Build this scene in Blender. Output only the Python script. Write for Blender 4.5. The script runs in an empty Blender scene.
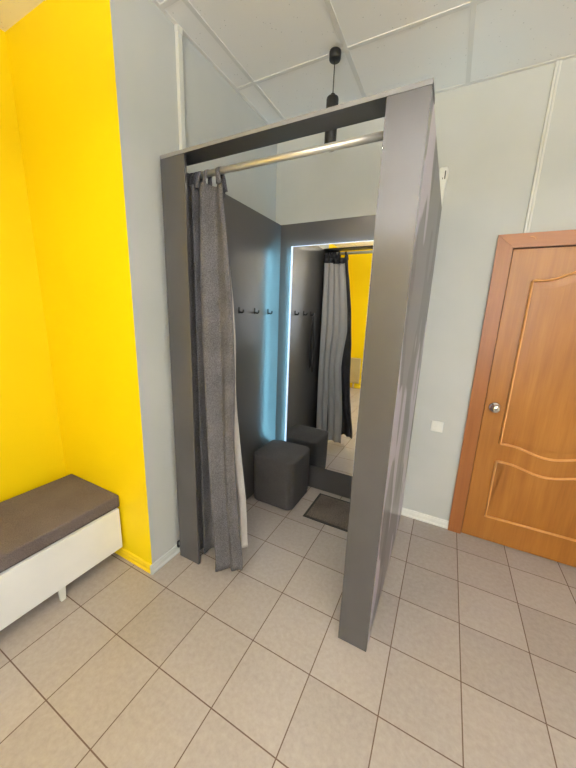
import bpy, bmesh, math, random
from mathutils import Vector, Matrix
random.seed(7)
SC = bpy.context.scene
COL = SC.collection
PI = math.pi

# ------------------------------------------------------------------ materials
def srgb(r, g, b):
    f = lambda c: (c/12.92 if c <= .04045 else ((c+.055)/1.055)**2.4)
    return (f(r/255), f(g/255), f(b/255), 1)

class NT:
    def __init__(s, name):
        s.m = bpy.data.materials.new(name); s.m.use_nodes = True
        s.t = s.m.node_tree; s.b = s.t.nodes['Principled BSDF']
    def n(s, typ, **kw):
        o = s.t.nodes.new(typ)
        for k, v in kw.items():
            if k in o.inputs: o.inputs[k].default_value = v
            else: setattr(o, k, v)
        return o
    def l(s, a, b): s.t.links.new(a, b)
    def math(s, op, a, b=None, c=None):
        o = s.t.nodes.new('ShaderNodeMath'); o.operation = op
        for i, v in enumerate((a, b, c)):
            if v is None: continue
            if isinstance(v, (int, float)): o.inputs[i].default_value = v
            else: s.l(v, o.inputs[i])
        return o.outputs[0]
    def mix(s, fac, a, b):
        o = s.t.nodes.new('ShaderNodeMix'); o.data_type = 'RGBA'
        for i, v in ((0, fac), (6, a), (7, b)):
            if isinstance(v, (int, float, tuple)): o.inputs[i].default_value = v
            else: s.l(v, o.inputs[i])
        return o.outputs[2]
    def ramp(s, fac, stops):
        o = s.t.nodes.new('ShaderNodeValToRGB'); e = o.color_ramp.elements
        while len(e) < len(stops): e.new(.5)
        for k, (p, c) in enumerate(stops): e[k].position = p; e[k].color = c
        s.l(fac, o.inputs[0]); return o.outputs[0]
    def coord(s, scale=(1, 1, 1)):
        c = s.n('ShaderNodeTexCoord'); m = s.n('ShaderNodeMapping'); m.inputs['Scale'].default_value = scale
        s.l(c.outputs['Object'], m.inputs[0]); return m.outputs[0]
    def noise(s, vec, scale, detail=3, rough=.5):
        o = s.n('ShaderNodeTexNoise'); o.inputs['Scale'].default_value = scale
        o.inputs['Detail'].default_value = detail; o.inputs['Roughness'].default_value = rough
        s.l(vec, o.inputs['Vector']); return o.outputs[0]
    def bump(s, h, strength=.2, dist=.002):
        o = s.n('ShaderNodeBump'); o.inputs['Strength'].default_value = strength; o.inputs['Distance'].default_value = dist
        s.l(h, o.inputs['Height']); s.l(o.outputs[0], s.b.inputs['Normal'])
    def base(s, v):
        if isinstance(v, tuple): s.b.inputs['Base Color'].default_value = v
        else: s.l(v, s.b.inputs['Base Color'])
    def set(s, rough=.5, metal=0, spec=.5):
        s.b.inputs['Roughness'].default_value = rough; s.b.inputs['Metallic'].default_value = metal
        s.b.inputs['Specular IOR Level'].default_value = spec

def mottled(name, c1, c2, scale=6, rough=.5, metal=0, spec=.5, bump=0, bscale=300, stretch=(1, 1, 1), bdist=.002):
    t = NT(name); v = t.coord(stretch)
    t.base(t.mix(t.ramp(t.noise(v, scale, 4), [(.35, (0, 0, 0, 1)), (.65, (1, 1, 1, 1))]), c1, c2))
    t.set(rough, metal, spec)
    if bump: t.bump(t.noise(t.coord(), bscale, 2), bump, bdist)
    return t.m

M = {}
M['grey_paint'] = mottled('grey_wall_paint', srgb(188, 191, 188), srgb(193, 195, 192), 3, .65, 0, .3, .15, 160)
M['yellow_paint'] = mottled('yellow_wall_paint', srgb(240, 209, 0), srgb(243, 213, 2), 2, .6, 0, .3, .12, 160)
M['yellow_trim'] = mottled('yellow_trim_paint', srgb(240, 205, 20), srgb(246, 212, 30), 9, .45)
M['white_plastic'] = mottled('white_plastic', srgb(222, 223, 218), srgb(228, 228, 222), 9, .4)
M['grey_trim'] = mottled('grey_white_trim', srgb(205, 208, 204), srgb(196, 200, 196), 9, .4)
M['trunk'] = mottled('painted_trunking', srgb(216, 217, 210), srgb(210, 210, 204), 9, .5)
M['white_laminate'] = mottled('white_laminate', srgb(226, 228, 230), srgb(232, 233, 234), 5, .35)
M['laminate'] = mottled('graphite_laminate', srgb(77, 77, 80), srgb(84, 83, 85), 2.5, .25, .25, .6, .05, 500)
M['dark_laminate'] = mottled('dark_graphite_laminate', srgb(72, 71, 72), srgb(79, 77, 77), 2, .34, .1, .7, .05, 500)
M['edge_band'] = mottled('grey_edge_band', srgb(122, 122, 127), srgb(132, 131, 134), 4, .4, .2)
M['header'] = mottled('header_laminate', srgb(66, 68, 72), srgb(72, 74, 77), 3, .45, .1)
M['chrome'] = mottled('chrome', srgb(225, 222, 215), srgb(215, 212, 206), 5, .14, 1)
M['rod'] = mottled('satin_chrome', srgb(236, 232, 224), srgb(230, 226, 218), 5, .3, .6)
M['black'] = mottled('black_metal', srgb(20, 20, 21), srgb(27, 27, 28), 5, .5, 0)
M['black_strap'] = mottled('black_webbing', srgb(22, 22, 23), srgb(34, 34, 35), 60, .8)
M['dark_slot'] = mottled('dark_slot', srgb(45, 45, 44), srgb(52, 52, 50), 5, .6)
M['radiator'] = mottled('beige_enamel', srgb(190, 178, 150), srgb(198, 186, 158), 5, .45)
M['seam'] = mottled('seam_thread', srgb(52, 50, 52), srgb(60, 58, 59), 50, .9)
M['gap'] = mottled('door_gap_seal', srgb(60, 30, 14), srgb(66, 34, 16), 10, .8)

def fabric(name, a, b, scale=420, rough=.95, bump=.5):
    t = NT(name); v = t.coord()
    n1 = t.noise(v, scale, 2); n2 = t.noise(v, 5, 3)
    k = t.math('ADD', t.math('MULTIPLY', n1, .75), t.math('MULTIPLY', n2, .25))
    t.base(t.mix(t.ramp(k, [(.38, (0, 0, 0, 1)), (.62, (1, 1, 1, 1))]), a, b)); t.set(rough, 0, .2)
    t.bump(n1, bump, .001); return t.m
M['curtain'] = fabric('charcoal_melange_cloth', srgb(56, 56, 59), srgb(104, 102, 106), 260)
M['lining'] = fabric('pale_lining_cloth', srgb(206, 200, 196), srgb(220, 215, 211), 300, .85, .2)
M['pouf'] = fabric('dark_grey_upholstery', srgb(60, 58, 58), srgb(80, 77, 76), 350)
M['cushion'] = fabric('brown_grey_upholstery', srgb(82, 74, 73), srgb(108, 98, 96), 350)
M['mat'] = fabric('dark_brown_mat_pile', srgb(70, 64, 60), srgb(122, 112, 104), 200, 1, .9)
M['mat_edge'] = mottled('black_rubber', srgb(34, 33, 33), srgb(42, 41, 40), 30, .7)

# floor tiles
TG = dict(x=.1605, y=-1.4583, t=.3085)
t = NT('beige_floor_tiles'); v = t.coord()
sx = t.n('ShaderNodeSeparateXYZ'); t.l(v, sx.inputs[0])
def edge(o, g):
    f = t.math('FRACT', t.math('DIVIDE', t.math('SUBTRACT', o, g), TG['t']))
    return t.math('MINIMUM', f, t.math('SUBTRACT', 1, f)), t.math('FLOOR', t.math('DIVIDE', t.math('SUBTRACT', o, g), TG['t']))
ex, ix = edge(sx.outputs[0], TG['x']-5*TG['t']); ey, iy = edge(sx.outputs[1], TG['y']-20*TG['t'])
e = t.math('MINIMUM', ex, ey)
grout = t.math('LESS_THAN', e, .0075)
cb = t.n('ShaderNodeCombineXYZ'); t.l(ix, cb.inputs[0]); t.l(iy, cb.inputs[1])
wn = t.n('ShaderNodeTexWhiteNoise'); t.l(cb.outputs[0], wn.inputs['Vector'])
nn = t.noise(v, 45, 5, .65); n2 = t.noise(v, 3, 3)
k = t.math('ADD', t.math('MULTIPLY', nn, .6), t.math('ADD', t.math('MULTIPLY', wn.outputs['Value'], .18), t.math('MULTIPLY', n2, .22)))
tile = t.mix(t.ramp(k, [(.3, (0, 0, 0, 1)), (.7, (1, 1, 1, 1))]), srgb(150, 141, 134), srgb(174, 165, 158))
t.base(t.mix(grout, tile, srgb(100, 80, 68)))
t.set(.34, 0, .5)
rr = t.math('ADD', t.math('MULTIPLY', grout, .5), t.math('ADD', .25, t.math('MULTIPLY', nn, .2)))
t.l(rr, t.b.inputs['Roughness'])
t.bump(t.math('SUBTRACT', t.math('MULTIPLY', nn, .12), grout), .35, .002)
M['floor'] = t.m

# ceiling mineral boards
t = NT('mineral_fibre_ceiling'); v = t.coord()
vo = t.n('ShaderNodeTexVoronoi'); vo.inputs['Scale'].default_value = 42; t.l(v, vo.inputs['Vector'])
pit = t.ramp(vo.outputs['Distance'], [(.06, (1, 1, 1, 1)), (.16, (0, 0, 0, 1))])
sel = t.ramp(t.noise(v, 20, 2), [(.5, (0, 0, 0, 1)), (.56, (1, 1, 1, 1))])
pm = t.math('MULTIPLY', pit, sel)
t.base(t.mix(pm, srgb(240, 237, 232), srgb(202, 199, 193))); t.set(.9, 0, .2)
t.bump(t.math('SUBTRACT', t.math('MULTIPLY', t.noise(v, 120, 3), .4), pm), .4, .002)
M['ceiling'] = t.m
M['grid'] = mottled('ceiling_grid_paint', srgb(226, 223, 217), srgb(220, 217, 211), 6, .7)

# wood
def wood(name, a, b, c, rough=.36, axis='z', spec=.5):
    t = NT(name); st = (9, 9, .7) if axis == 'z' else (.7, 9, 9)
    v = t.coord(st); n = t.noise(v, 2.2, 6, .6); n2 = t.noise(t.coord((60, 60, 2.5) if axis == 'z' else (2.5, 60, 60)), 2, 3)
    n3 = t.noise(t.coord((1, 1, .5)), 3, 2)
    k = t.math('ADD', t.math('MULTIPLY', n, .5), t.math('ADD', t.math('MULTIPLY', n2, .2), t.math('MULTIPLY', n3, .3)))
    t.base(t.ramp(k, [(.34, a), (.5, b), (.66, c)])); t.set(rough, 0, spec); t.bump(n2, .05, .001); return t.m
M['wood'] = wood('orange_oak_veneer', srgb(140, 87, 28), srgb(156, 100, 36), srgb(170, 114, 46))
M['wood_h'] = wood('orange_oak_crosswise', srgb(146, 86, 38), srgb(158, 96, 42), srgb(170, 106, 50), axis='x')
M['wood_frame'] = wood('red_oak_architrave', srgb(136, 80, 36), srgb(148, 90, 42), srgb(159, 100, 49))
M['bead'] = wood('light_oak_bead', srgb(196, 138, 74), srgb(206, 148, 84), srgb(214, 157, 94), .3)

# printed vinyl on the outside of the booth
t = NT('silver_grey_vinyl_print'); v = t.coord((1, 2.2, .9))
w = t.noise(v, 1.6, 2, .45)
k = t.ramp(w, [(.47, (0, 0, 0, 1)), (.49, (1, 1, 1, 1))])
w2 = t.noise(t.coord((1, 3.4, 1.3)), 1.3, 1, .4)
k2 = t.ramp(w2, [(.56, (0, 0, 0, 1)), (.58, (1, 1, 1, 1))])
t.base(t.mix(k2, t.mix(k, srgb(84, 82, 87), srgb(116, 114, 120)), srgb(186, 178, 194))); t.set(.3, .25, .6)
M['vinyl'] = t.m

t = NT('mirror_glass'); t.base((.9, .91, .91, 1)); t.set(.0, 1); M['mirror'] = t.m
def emis(name, col, s):
    t = NT(name); t.base((.8, .8, .8, 1)); t.b.inputs['Emission Color'].default_value = col; t.b.inputs['Emission Strength'].default_value = s
    return t.m
M['led'] = emis('cool_led_strip', (.28, .76, 1, 1), 85)
M['led_top'] = emis('cool_led_strip_top', (.55, .8, 1, 1), 14)
M['led_front'] = emis('frosted_led_border', (.50, .70, 1, 1), .8)
M['added_down_light'] = emis('added_lamp_down_diffuser', (1, .985, .985, 1), 55)  # downward glow of the added linear lamps
M['added_up_light'] = emis('added_lamp_up_diffuser', (1, .985, .965, 1), 180)  # upward glow of the added linear lamps, lifts the ceiling
M['lamp_glow'] = emis('pendant_diffuser', (1, .88, .74, 1), 650)

t = NT('window_glass'); t.base((1, 1, 1, 1)); t.set(.02); t.b.inputs['Transmission Weight'].default_value = 1; M['glass'] = t.m

# ------------------------------------------------------------------ mesh helpers
def link(name, bm, mats, parent=None, smooth=False):
    me = bpy.data.meshes.new(name); bmesh.ops.recalc_face_normals(bm, faces=bm.faces[:]); bm.to_mesh(me); bm.free()
    if not isinstance(mats, (list, tuple)): mats = [mats]
    for m in mats: me.materials.append(m)
    if smooth:
        for p in me.polygons: p.use_smooth = True
    o = bpy.data.objects.new(name, me); COL.objects.link(o)
    if parent: o.parent = parent
    return o
def bx(bm, lo, hi, bev=0, seg=2, mi=0):
    r = bmesh.ops.create_cube(bm, size=1)
    c = [(a+b)/2 for a, b in zip(lo, hi)]; s = [b-a for a, b in zip(lo, hi)]
    for v in r['verts']: v.co = Vector([v.co[i]*s[i]+c[i] for i in range(3)])
    fs = list({f for v in r['verts'] for f in v.link_faces})
    for f in fs: f.material_index = mi
    if bev:
        es = list({e for v in r['verts'] for e in v.link_edges})
        g = bmesh.ops.bevel(bm, geom=es, offset=bev, segments=seg, profile=.5, affect='EDGES')
        for f in g['faces']: f.material_index = mi
def box(name, lo, hi, m, parent=None, bev=.0015, seg=2):
    bm = bmesh.new(); bx(bm, lo, hi, bev, seg); return link(name, bm, m, parent)
def cyl(bm, p0, p1, r0, r1=None, seg=28, caps=True):
    p0, p1 = Vector(p0), Vector(p1); r1 = r0 if r1 is None else r1
    d = p1-p0; q = d.to_track_quat('Z', 'Y').to_matrix().to_4x4()
    r = bmesh.ops.create_cone(bm, cap_ends=caps, segments=seg, radius1=r0, radius2=r1, depth=d.length)
    mt = Matrix.Translation((p0+p1)/2) @ q
    for v in r['verts']: v.co = mt @ v.co
def lathe(bm, prof, origin, axis, seg=36):
    """prof: list of (r, h); axis: unit vector"""
    q = Vector(axis).to_track_quat('Z', 'Y').to_matrix().to_4x4(); mt = Matrix.Translation(origin) @ q
    rings = []
    for r, h in prof:
        if r < 1e-6: rings.append([bm.verts.new(mt @ Vector((0, 0, h)))])
        else: rings.append([bm.verts.new(mt @ Vector((r*math.cos(2*PI*k/seg), r*math.sin(2*PI*k/seg), h))) for k in range(seg)])
    for a, b in zip(rings, rings[1:]):
        for k in range(seg):
            va = [a[k % len(a)], a[(k+1) % len(a)]] if len(a) > 1 else [a[0]]
            vb = [b[(k+1) % len(b)], b[k % len(b)]] if len(b) > 1 else [b[0]]
            if len(va)+len(vb) > 2: bm.faces.new(va+vb)
def tube(bm, pts, r, seg=10, ry=None, closed=False, up=(0, 1, 0)):
    pts = [Vector(p) for p in pts]; n = len(pts); rings = []; ry = r if ry is None else ry
    for i, p in enumerate(pts):
        a = pts[i-1] if (i > 0 or closed) else p; b = pts[(i+1) % n] if (i < n-1 or closed) else p
        d = (b-a).normalized(); u = Vector(up); s = d.cross(u)
        if s.length < 1e-4: s = d.cross(Vector((1, 0, 0)))
        s.normalize(); w = s.cross(d).normalized()
        rings.append([bm.verts.new(p+s*r*math.cos(2*PI*k/seg)+w*ry*math.sin(2*PI*k/seg)) for k in range(seg)])
    m = n if closed else n-1
    for i in range(m):
        A, B = rings[i], rings[(i+1) % n]
        for k in range(seg): bm.faces.new((A[k], A[(k+1) % seg], B[(k+1) % seg], B[k]))
    if not closed:
        bm.faces.new(rings[0][::-1]); bm.faces.new(rings[-1])
def prism(bm, poly, d0, d1, plane='xz', mi=None):
    mk = {'xz': lambda a, b, d: (a, d, b), 'xy': lambda a, b, d: (a, b, d), 'yz': lambda a, b, d: (d, a, b)}[plane]
    A = [bm.verts.new(mk(a, b, d0)) for a, b in poly]; B = [bm.verts.new(mk(a, b, d1)) for a, b in poly]
    n = len(poly); fs = [bm.faces.new(A), bm.faces.new(B[::-1])]
    for k in range(n):
        f = bm.faces.new((A[k], B[k], B[(k+1) % n], A[(k+1) % n]))
        if mi: f.material_index = mi[k]
    return fs
def tag(o, label, cat, group=None):
    o['label'] = label; o['category'] = cat
    if group: o['group'] = group
    return o
def empty(name, loc, label=None, cat=None, group=None):
    o = bpy.data.objects.new(name, None); COL.objects.link(o); o.location = loc
    o.empty_display_size = .1
    if label: tag(o, label, cat, group)
    return o
def adopt(root):
    """children were modelled in world space: keep them there"""
    for c in root.children:
        c.matrix_parent_inverse = Matrix.Translation(-Vector(root.location))
def structure(o): o['kind'] = 'structure'; return o

# ------------------------------------------------------------------ dimensions
HC = 3.018; YC = -1.42; XL = -.868; XR = 3.65; YF = -4.47; WT = .12
D = -1.24; W = 1.292; HB = 2.352

# ------------------------------------------------------------------ room shell
structure(box('floor', (XL-WT, YF-WT, -.1), (XR+WT, WT, 0), M['floor'], bev=0))
bm = bmesh.new(); bx(bm, (XL-WT, YF-WT, HC), (XR+WT, WT, HC+.08)); ceil = structure(link('ceiling', bm, M['ceiling']))
bm = bmesh.new()
for k in range(-1, 6):
    x = .145+.6*k
    if XL < x < XR: bx(bm, (x-.012, YF, HC-.004), (x+.012, 0, HC+.001))
for k in range(0, 7):
    y = -.56-.6*k
    bx(bm, (XL, y-.012, HC-.0036), (XR, y+.012, HC+.001))
bx(bm, (.0205, -.02, HC-.0029), (XR, 0, HC+.0012)); bx(bm, (0, YC, HC-.0031), (.02, 0, HC+.0014))
structure(link('trim_1', bm, M['grid']))

structure(box('wall_back', (-WT, 0, -.1), (XR+WT, WT, HC+.08), M['grey_paint'], bev=0))
# left wall: grey face, yellow return face
bm = bmesh.new()
prism(bm, [(0, 0), (-WT, 0), (-WT, YC+WT), (XL-WT, YC+WT), (XL-WT, YC), (0, YC)], 0, HC, 'xy', [0, 0, 0, 0, 1, 0])
structure(link('wall_left', bm, [M['grey_paint'], M['yellow_paint']]))
structure(box('wall_side', (XL-WT, YF, 0), (XL, YC, HC), M['yellow_paint'], bev=0))
# far wall (behind the viewpoint) with a window opening
bm = bmesh.new()
wx0, wx1, wz0, wz1 = 1.2, 3.0, .85, 2.45
bx(bm, (XL-WT, YF-WT, 0), (wx0, YF, HC)); bx(bm, (wx1, YF-WT, 0), (XR+WT, YF, HC))
bx(bm, (wx0, YF-WT, 0), (wx1, YF, wz0)); bx(bm, (wx0, YF-WT, wz1), (wx1, YF, HC))
structure(link('wall_front', bm, M['yellow_paint']))
structure(box('wall_right', (XR, YF, 0), (XR+WT, 0, HC), M['grey_paint'], bev=0))
win = structure(empty('window_1', ((wx0+wx1)/2, YF, wz0)))
bm = bmesh.new()
for a, b in (((wx0, wz0), (wx1, wz0+.06)), ((wx0, wz1-.06), (wx1, wz1)), ((wx0, wz0), (wx0+.06, wz1)), ((wx1-.06, wz0), (wx1, wz1)), ((2.07, wz0), (2.13, wz1))):
    bx(bm, (a[0], YF-.09, a[1]), (b[0], YF-.03, b[1]), .004)
link('window_frame', bm, M['white_plastic'], win)
box('window_sill', (wx0-.04, YF-.03, wz0-.03), (wx1+.04, YF+.12, wz0), M['white_plastic'], win)
adopt(win)

# baseboards (small stepped plastic profile)
def skirt(name, p0, p1, nrm, m, h=.064):
    """profile extruded from p0 to p1; nrm = direction into the room"""
    prof = [(0, 0), (.017, 0), (.017, .012), (.012, .018), (.012, h-.018), (.009, h-.012), (.009, h-.004), (.004, h), (0, h)]
    bm = bmesh.new(); P0, P1, N = Vector((*p0, 0)), Vector((*p1, 0)), Vector((*nrm, 0))
    A = [bm.verts.new(P0+N*a+Vector((0, 0, b))) for a, b in prof]; B = [bm.verts.new(P1+N*a+Vector((0, 0, b))) for a, b in prof]
    n = len(prof); bm.faces.new(A); bm.faces.new(B[::-1])
    for k in range(n): bm.faces.new((A[k], B[k], B[(k+1) % n], A[(k+1) % n]))
    return structure(link(name, bm, m))
skirt('baseboard_back', (W+.002, 0), (1.641, 0), (0, -1), M['white_plastic'])
skirt('baseboard_right', (2.635, 0), (XR, 0), (0, -1), M['white_plastic'])
skirt('baseboard_left', (0, YC-.017), (0, 0), (1, 0), M['grey_trim'], .06)
skirt('baseboard_return', (XL, YC), (.0, YC), (0, -1), M['yellow_trim'], .055)
skirt('baseboard_side', (XL, YF), (XL, YC-.02), (1, 0), M['yellow_trim'], .055)
skirt('baseboard_front', (XL+.02, YF), (XR, YF), (0, 1), M['yellow_trim'], .055)

# unseen up/down linear lamps, added behind the viewpoint to brighten room and ceiling
for i, (x, y, lb) in enumerate(((1.05, -3.25, 'added unseen white linear lamp that brightens the room, nearest the bench side'),
                                (2.75, -2.75, 'added unseen white linear lamp that brightens the room, on the door side'),
                                (2.35, -3.75, 'added unseen white linear lamp that brightens the room, closest to the window'))):
    t_ = tag(empty('added_linear_lamp', (x, y, HC), lb), lb, 'pendant lamp', 'added linear lamps behind the viewpoint')
    box('housing', (x-.6, y-.045, 2.53), (x+.6, y+.045, 2.57), M['white_plastic'], t_, .003)
    box('lower_diffuser', (x-.59, y-.037, 2.524), (x+.59, y+.037, 2.5295), M['added_down_light'], t_, bev=0)
    box('upper_diffuser', (x-.59, y-.037, 2.5705), (x+.59, y+.037, 2.576), M['added_up_light'], t_, bev=0)
    for s in (-1, 1):
        bm = bmesh.new(); cyl(bm, (x+s*.5, y, 2.577), (x+s*.5, y, HC), .0015, seg=6); link('suspension_wire', bm, M['chrome'], t_)
    adopt(t_)

# ------------------------------------------------------------------ door
dr = structure(empty('door_1', (2.135, 0, 0)))
dr['label'] = 'orange oak veneered door with two wavy moulded panels'
FX0, FX1, FT = 1.641, 2.629, 2.136
LX0, LX1, LT = 1.733, 2.537, 2.050
bm = bmesh.new()   # architrave with mitred corners
FD = -.028
for poly in ([(FX0, 0), (LX0-.004, 0), (LX0-.004, LT+.004), (FX0, FT)],
             [(FX1, 0), (FX1, FT), (LX1+.004, LT+.004), (LX1+.004, 0)]):
    prism(bm, poly, 0, FD)
link('door_frame', bm, M['wood_frame'], dr)
bm = bmesh.new(); prism(bm, [(FX0+.0006, FT), (LX0-.0034, LT+.004), (LX1+.0034, LT+.004), (FX1-.0006, FT)], 0, FD)
link('door_frame_head', bm, M['wood_h'], dr)
box('door_stop', (LX0-.004, -.005, 0), (LX1+.004, -.0005, LT+.004), M['gap'], dr, bev=0)
leaf = box('door_leaf', (LX0, -.019, .008), (LX1, -.006, LT-.004), M['wood'], dr, bev=.002)
CX = (LX0+LX1)/2; PX0, PX1 = 1.862, 2*CX-1.862
def wave(z0, dz, n=48):
    out = []
    for k in range(n+1):
        u = k/n; w_ = .5+.5*math.cos(PI*min(1, abs(PX0+(PX1-PX0)*u-CX)/.225))
        out.append((PX0+(PX1-PX0)*u, z0+dz*w_))
    return out
for nm, top, bot in (('upper_panel', wave(1.858, .060), wave(.777, -.046)), ('lower_panel', wave(.644, -.045), [(PX0, .207), (PX1, .207)])):
    poly = bot+top[::-1]
    bm = bmesh.new()
    cx = sum(p[0] for p in poly)/len(poly); cz = sum(p[1] for p in poly)/len(poly)
    w0, h0 = (PX1-PX0)/2, max(p[1] for p in poly)-cz
    inner = [(CX+(a-CX)*(1-.05/w0), cz+(b-cz)*(1-.05/h0)) for a, b in poly]
    A = [bm.verts.new((a, -.0195, b)) for a, b in poly]; B = [bm.verts.new((a, -.025, b)) for a, b in inner]
    n = len(poly); bm.faces.new(B[::-1])
    for k in range(n): bm.faces.new((A[k], A[(k+1) % n], B[(k+1) % n], B[k]))
    bm.faces.new(A)
    pn = link(nm, bm, M['wood'], leaf)
    bm = bmesh.new(); tube(bm, [(a, -.0225, b) for a, b in poly], .0080, 12, .0160, closed=True)
    bead = link('moulding', bm, M['bead'], leaf, True); bead['label'] = 'light oak bead around the door panel'
kb = bmesh.new(); K = (1.792, -.0195, 1.028)
lathe(kb, [(0, 0), (.034, 0), (.036, .003), (.032, .009), (.014, .011), (.012, .022), (.013, .028), (.024, .036), (.0295, .046), (.027, .057), (.015, .0635), (.0, .0645)], K, (0, -1, 0))
knob = link('door_knob', kb, M['chrome'], leaf, True); knob['label'] = 'round chrome door knob'
bm = bmesh.new(); lathe(bm, [(0, .0646), (.007, .0648), (.007, .066), (0, .066)], K, (0, -1, 0), 20)
link('keyhole', bm, M['dark_slot'], leaf)
bm = bmesh.new(); tube(bm, [(1.806+.03*math.sin(a), FD-.0002, 2.094+.02*math.cos(a)) for a in [k*.22 for k in range(8)]], .0022, 6, .0008)
link('chip_mark', bm, M['bead'], dr, True)['label'] = 'pale curved chip in the door frame head'
adopt(dr)

# ------------------------------------------------------------------ fitting booth
bt = empty('fitting_booth', (.67, -.62, 0), 'dark grey laminate fitting room booth in the corner with open front', 'fitting booth')
T = .016
def board(name, lo, hi, m, edgefn=None):
    return box(name, lo, hi, m, bt, bev=.001)
board('left_pilaster', (.046, D, .004), (.208, D+T, HB-T), M['laminate'])
board('right_pilaster', (W-.143, D, .004), (W, D+T, HB-T), M['laminate'])
hd = board('header_board', (.046, D-.001, HB-T), (W+.001, D+.108, HB), M['header'])
box('edge_band', (.046, D-.0018, HB-T), (W+.001, D-.0011, HB), M['edge_band'], hd, bev=0)
board('left_panel', (.052, D+T, .004), (.068, -.004, 2.336), M['dark_laminate'])
board('back_panel', (.068, -.020, .004), (W-T, -.004, 2.336), M['dark_laminate'])
rp = board('right_panel', (W-T, D+T, .004), (W-.002, -.004, 2.336), M['dark_laminate'])
vy = box('vinyl_print', (W-.002, D+T, .006), (W-.0005, -.004, 2.334), M['vinyl'], rp, bev=0)
vy['label'] = 'glossy silver and lavender printed vinyl on the outer side'
R0 = Vector((.068, -1.118, 2.288)); R1 = Vector((W-T, -1.118, 2.282))
bm = bmesh.new(); cyl(bm, R0, R1, .0150, seg=32)
rod = link('curtain_rod', bm, M['rod'], bt, True); rod['label'] = 'chrome curtain rod across the opening'
for p, s in ((R0, 1), (R1, -1)):
    bm = bmesh.new(); cyl(bm, p, p+Vector((s*.008, 0, 0)), .021); link('rod_flange', bm, M['chrome'], rod, False)
adopt(bt)
for c in (hd, rp, rod): pass

# ------------------------------------------------------------------ mirror with light border
mx0, mx1, mz0, mz1 = .188, .872, .245, 2.155
mr = empty('wall_mirror', ((mx0+mx1)/2, -.021, mz0), 'tall rectangular mirror with a glowing cool white border on the booth back', 'mirror')
box('mounting_frame', (mx0+.02, -.046, mz0+.02), (mx1-.02, -.0205, mz1-.02), M['black'], mr, bev=0)
box('mirror_glass', (mx0+.017, -.0505, mz0+.001), (mx1-.006, -.0462, mz1-.005), M['mirror'], mr, bev=0)
bm = bmesh.new()
bx(bm, (mx0, -.0505, mz0), (mx0+.0168, -.0462, mz1)); bx(bm, (mx1-.0058, -.0505, mz0), (mx1, -.0462, mz1)); bx(bm, (mx0+.0168, -.0505, mz1-.0048), (mx1-.0058, -.0462, mz1))
link('frosted_border', bm, M['led_front'], mr)['label'] = 'glowing frosted edge'
bm = bmesh.new()
bx(bm, (mx0+.008, -.042, mz0+.03), (mx0+.018, -.026, mz1-.02))
link('led_strip', bm, M['led'], mr)
bm = bmesh.new(); bx(bm, (mx1-.018, -.042, mz0+.03), (mx1-.008, -.026, mz1-.02))
link('led_strip', bm, M['led'], mr)
box('led_strip', (mx0+.02, -.042, mz1-.018), (mx1-.02, -.026, mz1-.008), M['led_top'], mr, bev=0)
adopt(mr)

# ------------------------------------------------------------------ coat hooks
def hook_bm():
    bm = bmesh.new(); bx(bm, (.0, -.008, -.022), (.006, .008, .024), .0015)
    tube(bm, [(.004, 0, -.010), (.012, 0, -.012), (.022, 0, -.014), (.030, 0, -.014), (.037, 0, -.010), (.040, 0, -.002), (.040, 0, .008)], .0064, 8, up=(0, 1, 0))
    return bm
hk = link('coat_hook', hook_bm(), M['black'], None, True)
lbs = ['small black coat hook on the booth panel, closest to the mirror', 'small black coat hook on the booth panel, second from the mirror corner',
       'small black coat hook on the booth panel, right beside the curtain edge', 'small black coat hook behind the curtain, holding the black strap, seen in the mirror']
for i, y in enumerate((-.207, -.410, -.613, -.800)):
    o = hk if i == 0 else hk.copy()
    if i: COL.objects.link(o)
    o.location = (.0682, y, 1.618); tag(o, lbs[i], 'coat hook', 'coat hooks on the left panel')
bm = bmesh.new()
def loop(dy, zb, wdt):
    pts = []
    for k in range(40):
        a = 2*PI*k/40; z = 1.616-(1-math.cos(a))/2*(1.616-zb); w_ = wdt*math.sin(a)*(.45+.55*math.sin((1-math.cos(a))/2*PI*.5))
        pts.append((.098+.006*math.sin(a), -.803+dy*(1-math.cos(a))/2+w_, z))
    return pts
tube(bm, loop(-.05, .97, .055), .013, 8, .004, closed=True, up=(1, 0, 0))
tube(bm, loop(.02, 1.03, .035), .013, 8, .004, closed=True, up=(1, 0, 0))
tag(link('strap', bm, M['black_strap'], None, True), 'long black looped strap hanging from a hook, seen in the mirror', 'strap')

# ------------------------------------------------------------------ curtain
def interp(tab, z):
    tab = sorted(tab)
    if z <= tab[0][0]: return tab[0][1]
    for (a, u), (b, v) in zip(tab, tab[1:]):
        if z <= b: return u+(v-u)*(z-a)/(b-a)
    return tab[-1][1]
RT = [(2.235, .342), (2.10, .358), (2.01, .373), (1.665, .418), (1.246, .449), (1.13, .451), (.85, .456), (.544, .482), (.327, .508), (.10, .540)]
LFT = [(2.235, .208), (1.97, .219), (1.66, .234), (1.45, .249), (1.12, .281), (.77, .314), (.47, .350), (.10, .394)]
def catmull(P, n):
    out = []
    Q = [P[0]]+P+[P[-1]]
    for i in range(1, len(Q)-2):
        for k in range(n):
            s = k/n; a, b, c, d = Q[i-1], Q[i], Q[i+1], Q[i+2]
            out.append(tuple(.5*((2*b[j])+(-a[j]+c[j])*s+(2*a[j]-5*b[j]+4*c[j]-d[j])*s*s+(-a[j]+3*b[j]-3*c[j]+d[j])*s**3) for j in range(2)))
    out.append(P[-1]); return out
def sheet(bm, rows):
    V = [[bm.verts.new(p) for p in r] for r in rows]
    for a, b in zip(V, V[1:]):
        for k in range(len(a)-1): bm.faces.new((a[k], a[k+1], b[k+1], b[k]))
NZ = 70; ZT = 2.238
rows = []
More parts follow.
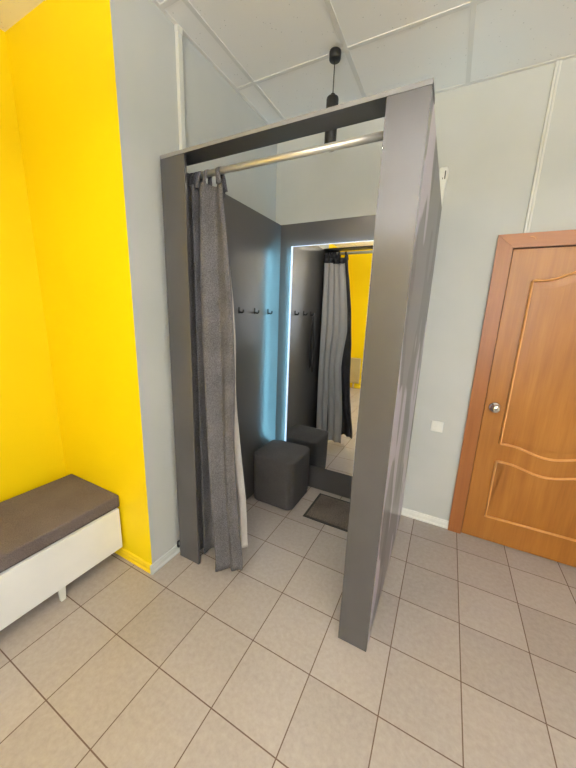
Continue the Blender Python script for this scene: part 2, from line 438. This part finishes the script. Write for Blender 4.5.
for i in range(NZ+1):
    u = i/NZ; z = ZT-(ZT-.03)*u; t_ = (ZT-z)/(ZT-.1)
    L = interp(LFT, z); R = interp(RT, z); g = .6+.4*t_
    yl = -1.140-.145*t_; yr = -1.125-.095*t_
    sm = math.sin(z*2.1)
    P = [(.082, -1.095), (.096, -1.150), (.118, -1.112), (.134+.01*t_, -1.160-.012*t_), (.154+.004*t_, -1.120), (.170+.026*t_, -1.158-.014*t_), (.186+.022*t_, -1.112+.010*t_),
         (L-.012-.075*t_, -1.118+.018*t_), (L, yl), (L+.22*(R-L), yl-.004+.006*sm), (L+.48*(R-L), (yl+yr)/2+.025*(1-t_)+.012*t_+.004*sm), (L+.66*(R-L), (yl+yr)/2+.022*(1-t_)), (L+.85*(R-L), yr-.006), (R, yr), (R-.012, yr+.014)]
    C_ = catmull(P, 9)
    n = len(C_)-1; row = []
    for k, (x, y) in enumerate(C_):
        f = k/n; hem = .03+(.075 if f > .52 else .075*max(0, (f-.44)/.08))   # front fold hangs a little higher
        zz = ZT-(ZT-hem)*u-.016*(1-u)**6*math.exp(-((x-(L+.6*(R-L)))/.028)**2)
        row.append((x, y, zz))
    rows.append(row)
bm = bmesh.new(); sheet(bm, rows)
cu = link('curtain', bm, M['curtain'], None, True)
tag(cu, 'charcoal tab-top curtain drawn to the left side of the booth opening', 'curtain')
def solid(o, th):
    m = o.modifiers.new('thickness', 'SOLIDIFY'); m.thickness = th; m.offset = 0
solid(cu, .002)
# pale lining hanging behind the front cloth
rows = []
ZL = 2.185
for i in range(NZ+1):
    u = i/NZ; z = ZL-(ZL-.085)*u; t_ = u
    xr = interp([(.085, .452), (.442, .440), (.711, .412), (1.03, .380), (1.3, .35)], z)
    hi_ = min(1, max(0, (z-1.02)/.42)); xr = xr*(1-hi_)+hi_*(interp(RT, z)-.028)
    x0 = .088+.022*t_; y0 = -1.072
    row = []
    n = 84
    for k in range(n+1):
        s = k/n
        amp = (.014+.012*t_)*(1-.5*s)
        y = y0+amp*math.sin(s*2*PI*4.2+.5*math.sin(z*1.7))+.008*t_*math.sin(s*9+z*2)
        y += -.036*s*hi_+.022*s*t_*(1-hi_)
        row.append((x0+(xr-x0)*s, y, z))
    rows.append(row)
bm = bmesh.new(); sheet(bm, rows)
li = link('lining', bm, M['lining'], cu, True); solid(li, .0015); li['label'] = 'pale lining on the back of the curtain'
# back strip of the heading + tabs looped over the rod
bm = bmesh.new()
rws = []
for z in (2.238, 2.21, 2.175):
    rws.append([(.086+(.30)*k/60*.8, -1.088+.010*math.sin(k/60*2*PI*4.2), z) for k in range(61)])
sheet(bm, rws); hs = link('heading_tape', bm, M['curtain'], cu, True); solid(hs, .0015)
def rodz(x): return R0.z+(R1.z-R0.z)*(x-R0.x)/(R1.x-R0.x)
for x, lean in ((.092, .004), (.118, .0), (.146, -.006), (.176, .01), (.200, .010), (.246, .010), (.322, -.012)):
    bm = bmesh.new(); rws = []
    prof = []
    xr = x; zr = rodz(x); rr_ = .0168
    yb0 = -1.142; yb1 = -1.092
    prof.append((xr-lean, yb0, 2.222)); prof.append((xr-lean*.5, -1.138, 2.262))
    for k in range(9):
        a = PI-PI*k/8; prof.append((xr, -1.118+rr_*math.cos(a), zr+rr_*math.sin(a)))
    prof.append((xr-lean*.5, -1.098, 2.262)); prof.append((xr-lean, yb1, 2.20))
    for (a, b, c) in prof:
        wd = .012+.004*max(0, (2.29-c)/.07)
        rws.append([(a-wd, b, c), (a-wd*.3, b-.002 if b < -1.118 else b+.002, c), (a+wd*.3, b, c), (a+wd, b+.001, c)])
    sheet(bm, rws); tb = link('tab', bm, M['curtain'], cu, True); solid(tb, .002)

# ------------------------------------------------------------------ pouf, mat
pf = empty('pouf', (.295, -.285, 0), 'dark grey upholstered cube pouf standing in the booth corner before the mirror', 'pouf')
def pillow_box(bm, lo, hi, rv, seg=6, bulge=0, taper=0):
    c = [(a+b)/2 for a, b in zip(lo, hi)]; h = [(b-a)/2 for a, b in zip(lo, hi)]
    r = bmesh.ops.create_cube(bm, size=2)
    for v in r['verts']: v.co = Vector([v.co[i]*h[i] for i in range(3)])
    ve = [e_ for e_ in bm.edges if abs(e_.verts[0].co.z-e_.verts[1].co.z) > h[2]]
    bmesh.ops.bevel(bm, geom=ve, offset=rv, segments=seg, profile=.5, affect='EDGES')
    he = [e_ for e_ in bm.edges if abs(e_.verts[0].co.z-e_.verts[1].co.z) < 1e-5]
    he = [e_ for e_ in he if any(abs(f.normal.z) < .5 for f in e_.link_faces)]
    bmesh.ops.bevel(bm, geom=he, offset=.018, segments=4, profile=.5, affect='EDGES')
    bmesh.ops.subdivide_edges(bm, edges=[e_ for e_ in bm.edges if e_.calc_length() > .12], cuts=6, use_grid_fill=True)
    for v in bm.verts:
        x, y, z = v.co; u, w_, q = x/h[0], y/h[1], z/h[2]
        if bulge:
            k = 1+bulge*(1-q*q); v.co.x *= k; v.co.y *= k
            if q > .8: v.co.z += bulge*.35*(1-min(1, u*u))*(1-min(1, w_*w_))
        if taper: s = 1-taper*(1-q)/2; v.co.x *= s; v.co.y *= s
        v.co += Vector(c)
bm = bmesh.new(); pillow_box(bm, (.094, -.480, .008), (.490, -.090, .446), .062, 8, .018, .03)
link('body', bm, M['pouf'], pf, True)
for s1, s2 in ((1, 1), (1, -1), (-1, 1), (-1, -1)):
    bm = bmesh.new()
    cx_, cy_ = .292+s1*.1795, -.285+s2*.1765
    tube(bm, [(cx_*(1)+s1*.0035*math.sin(z/.44*PI), cy_+s2*.0035*math.sin(z/.44*PI), z) for z in [.03+.39*k/14 for k in range(15)]], .0018, 6, up=(1, 0, 0))
    link('seam', bm, M['seam'], pf, True)
for s1, s2 in ((1, 1), (1, -1), (-1, 1), (-1, -1)):
    bm = bmesh.new(); cyl(bm, (.292+s1*.13, -.285+s2*.13, 0), (.292+s1*.13, -.285+s2*.13, .012), .018)
    link('glide', bm, M['black'], pf)
adopt(pf)

mt = empty('doormat', (.88, -.262, 0), 'dark brown doormat with black rim lying on the booth floor', 'mat')
mt.rotation_euler.z = 0
bm = bmesh.new()
bx(bm, (.585, -.452, 0), (1.175, -.072, .006), .003)
link('rim', bm, M['mat_edge'], mt)
bm = bmesh.new(); bx(bm, (.607, -.431, .0055), (1.153, -.093, .0095), .001)
link('pile', bm, M['mat'], mt)
adopt(mt)

# ------------------------------------------------------------------ bench
bn = empty('bench', (-.545, -2.3, 0), 'low white waiting bench with a brown grey cushion against the yellow walls', 'bench')
by0, by1 = -3.05, -1.4225
box('seat_box', (-.780, by0, .093), (-.250, by1-.017, .372), M['white_laminate'], bn, .002)
bm = bmesh.new(); bx(bm, (-.785, by0-.002, .373), (-.262, by1, .456), .010, 4)
bmesh.ops.subdivide_edges(bm, edges=[e_ for e_ in bm.edges if e_.calc_length() > .3], cuts=12, use_grid_fill=True)
for v in bm.verts:
    if v.co.z > .448: v.co.z += .006*math.sin(PI*min(1, max(0, (v.co.x+.822)/.556)))*math.sin(PI*min(1, max(0, (v.co.y-by0)/(by1-by0))))**.3 if by0 < v.co.y < by1 else 0
link('cushion', bm, M['cushion'], bn, True)['label'] = 'brown grey upholstered cushion'
bm = bmesh.new(); 
tube(bm, [(-.2625, by0+.014, .3825), (-.2625, by1-.014, .3825)], .0018, 6); link('cushion_seam', bm, M['seam'], bn, True)
for lx in (-.275, -.77):
    for ly in (-1.79, -2.72):
        bm = bmesh.new()
        prism(bm, [(ly-.018, .094), (ly+.018, .094), (ly+.012, 0), (ly-.012, 0)], lx-.009, lx+.009, 'yz')
        link('leg', bm, M['white_plastic'], bn)
adopt(bn)

# ------------------------------------------------------------------ pendant lamp
PX, PY = .690, -.578
pd = empty('pendant_lamp', (PX, PY, HC), 'slim black cylinder pendant lamp hanging from the ceiling behind the booth header', 'pendant lamp')
bm = bmesh.new(); lathe(bm, [(0, -.005), (.031, -.005), (.032, -.010), (.032, -.040), (.029, -.046), (0, -.046)], (PX, PY, HC), (0, 0, 1)); link('canopy', bm, M['black'], pd, True)
bm = bmesh.new(); cyl(bm, (PX, PY, HC-.046), (PX, PY, 2.80), .0028, seg=10); link('cord', bm, M['black'], pd, True)
bm = bmesh.new(); lathe(bm, [(0, 2.815), (.012, 2.815), (.013, 2.80), (.032, 2.797), (.034, 2.79), (.034, 2.548), (.033, 2.545), (.031, 2.547), (.031, 2.575), (0, 2.575)], (PX, PY, 0), (0, 0, 1))
link('lamp_shade', bm, M['black'], pd, True)
bm = bmesh.new(); cyl(bm, (PX, PY, 2.560), (PX, PY, 2.573), .029); link('bulb_diffuser', bm, M['lamp_glow'], pd)
adopt(pd)

# ------------------------------------------------------------------ conduits, sensor, switch, cable
bm = bmesh.new(); bx(bm, (.0005, -1.066, .062), (.022, -1.036, HC-.03), .002); bx(bm, (.0005, -1.069, HC-.035), (.025, -1.033, HC-.004), .003)
tag(link('cable_trunking', bm, M['trunk']), 'white cable trunking running up the grey wall behind the left booth post', 'cable trunking', 'cable trunkings')
bm = bmesh.new(); bx(bm, (1.770, -.013, FT+.001), (1.7835, -.0005, HC-.004), .002); bx(bm, (1.7845, -.013, FT+.001), (1.798, -.0005, HC-.004), .002); 
tag(link('cable_trunking', bm, M['trunk']), 'white double cable trunking running from the ceiling to the door frame', 'cable trunking', 'cable trunkings')

sn = empty('wall_sensor', (1.277, 0, 2.45), 'white tapered plastic motion sensor high on the back wall beside the booth', 'sensor')
bm = bmesh.new()
lv = [(2.320, .008, .012), (2.330, .012, .026), (2.43, .019, .034), (2.53, .028, .040), (2.562, .028, .038), (2.572, .026, .028)]
rings = []
for z, hw, dp in lv:
    rings.append([bm.verts.new(p) for p in ((1.277-hw, -.0005, z), (1.277-hw, -dp*.7, z), (1.277-hw*.7, -dp, z), (1.277+hw*.7, -dp, z), (1.277+hw, -dp*.7, z), (1.277+hw, -.0005, z))])
for a, b in zip(rings, rings[1:]):
    for k in range(6): bm.faces.new((a[k], a[(k+1) % 6], b[(k+1) % 6], b[k]))
bm.faces.new(rings[0][::-1]); bm.faces.new(rings[-1])
link('housing', bm, M['white_plastic'], sn)
box('slot', (1.284, -.0405, 2.497), (1.291, -.036, 2.545), M['dark_slot'], sn, .001)
box('lens', (1.273, -.041, 2.497), (1.277, -.037, 2.507), M['dark_slot'], sn, .001)
adopt(sn)

sw = empty('light_switch', (1.459, 0, .815), 'white double rocker light switch on the grey wall beside the door', 'light switch')
bm = bmesh.new(); bx(bm, (1.417, -.010, .773), (1.501, -.0005, .857), .004, 3); link('plate', bm, M['white_plastic'], sw)
for a, b in ((1.426, 1.4575), (1.4595, 1.492)):
    bm = bmesh.new(); bx(bm, (a, -.0155, .784), (b, -.0102, .846), .002)
    for v in bm.verts:
        if v.co.y < -.013 and v.co.z > .815: v.co.y += .003
    link('rocker', bm, M['white_plastic'], sw)
adopt(sw)

bm = bmesh.new()
tube(bm, [(.026, -1.225, .098), (.030, -1.238, .100), (.036, -1.246, .094), (.037, -1.247, .080), (.034, -1.240, .066), (.030, -1.225, .060), (.030, -1.19, .045)], .006, 8)
tag(link('cable_end', bm, M['black'], None, True), 'short black cable end poking out between the left booth post and skirting', 'cable')

# radiator on the far wall (seen in the mirror)
rd = empty('radiator', (-.52, YF, 0), 'pale ribbed radiator on the far yellow wall, seen only in the mirror', 'radiator')
box('panel', (-.80, YF+.03, .13), (-.22, YF+.075, .70), M['radiator'], rd, .004)
bm = bmesh.new()
for k in range(12): bx(bm, (-.79, YF+.0755, .17+k*.042), (-.23, YF+.088, .19+k*.042), .002)
link('rib', bm, M['radiator'], rd); 
for x in (-.70, -.36):
    bm = bmesh.new(); bx(bm, (x, YF+.0005, .3), (x+.04, YF+.03, .5)); link('bracket', bm, M['white_plastic'], rd)
    bm = bmesh.new(); bx(bm, (x, YF+.035, 0), (x+.03, YF+.070, .131)); link('leg', bm, M['radiator'], rd)
adopt(rd)

# ------------------------------------------------------------------ light
wd = bpy.data.worlds.new('World'); SC.world = wd; wd.use_nodes = True
bg = wd.node_tree.nodes['Background']; bg.inputs[0].default_value = (.88, .94, 1, 1); bg.inputs[1].default_value = 5
la = bpy.data.lights.new('window_daylight', 'AREA'); la.shape = 'RECTANGLE'; la.size = wx1-wx0; la.size_y = wz1-wz0
la.energy = 22; la.color = (.9, .95, 1)
lo = bpy.data.objects.new('window_daylight', la); COL.objects.link(lo); lo.location = ((wx0+wx1)/2, YF-.10, (wz0+wz1)/2); lo.rotation_euler = (PI/2, 0, 0)
lo.rotation_euler = (PI/2, 0, 0)

# ------------------------------------------------------------------ camera
cd = bpy.data.cameras.new('camera'); cam = bpy.data.objects.new('camera', cd); COL.objects.link(cam)
r = Vector((0.88617516, 0.46203196, 0.03492938)); u = Vector((-0.13252327, 0.18049927, 0.97460638)); f = Vector((-0.44399457, 0.86830092, -0.22118396))
m = Matrix((r, u, -f)).transposed().to_4x4(); m.translation = Vector((1.44276063, -2.47529415, 1.6)); cam.matrix_world = m
cd.sensor_fit = 'VERTICAL'; cd.sensor_height = 36; cd.lens = 14.304841712527171; cd.clip_start = .02
SC.camera = cam
vs = SC.view_settings; vs.view_transform = 'Standard'; vs.look = 'None'; vs.gamma = 1; vs.use_curve_mapping = False; vs.exposure = 0.04
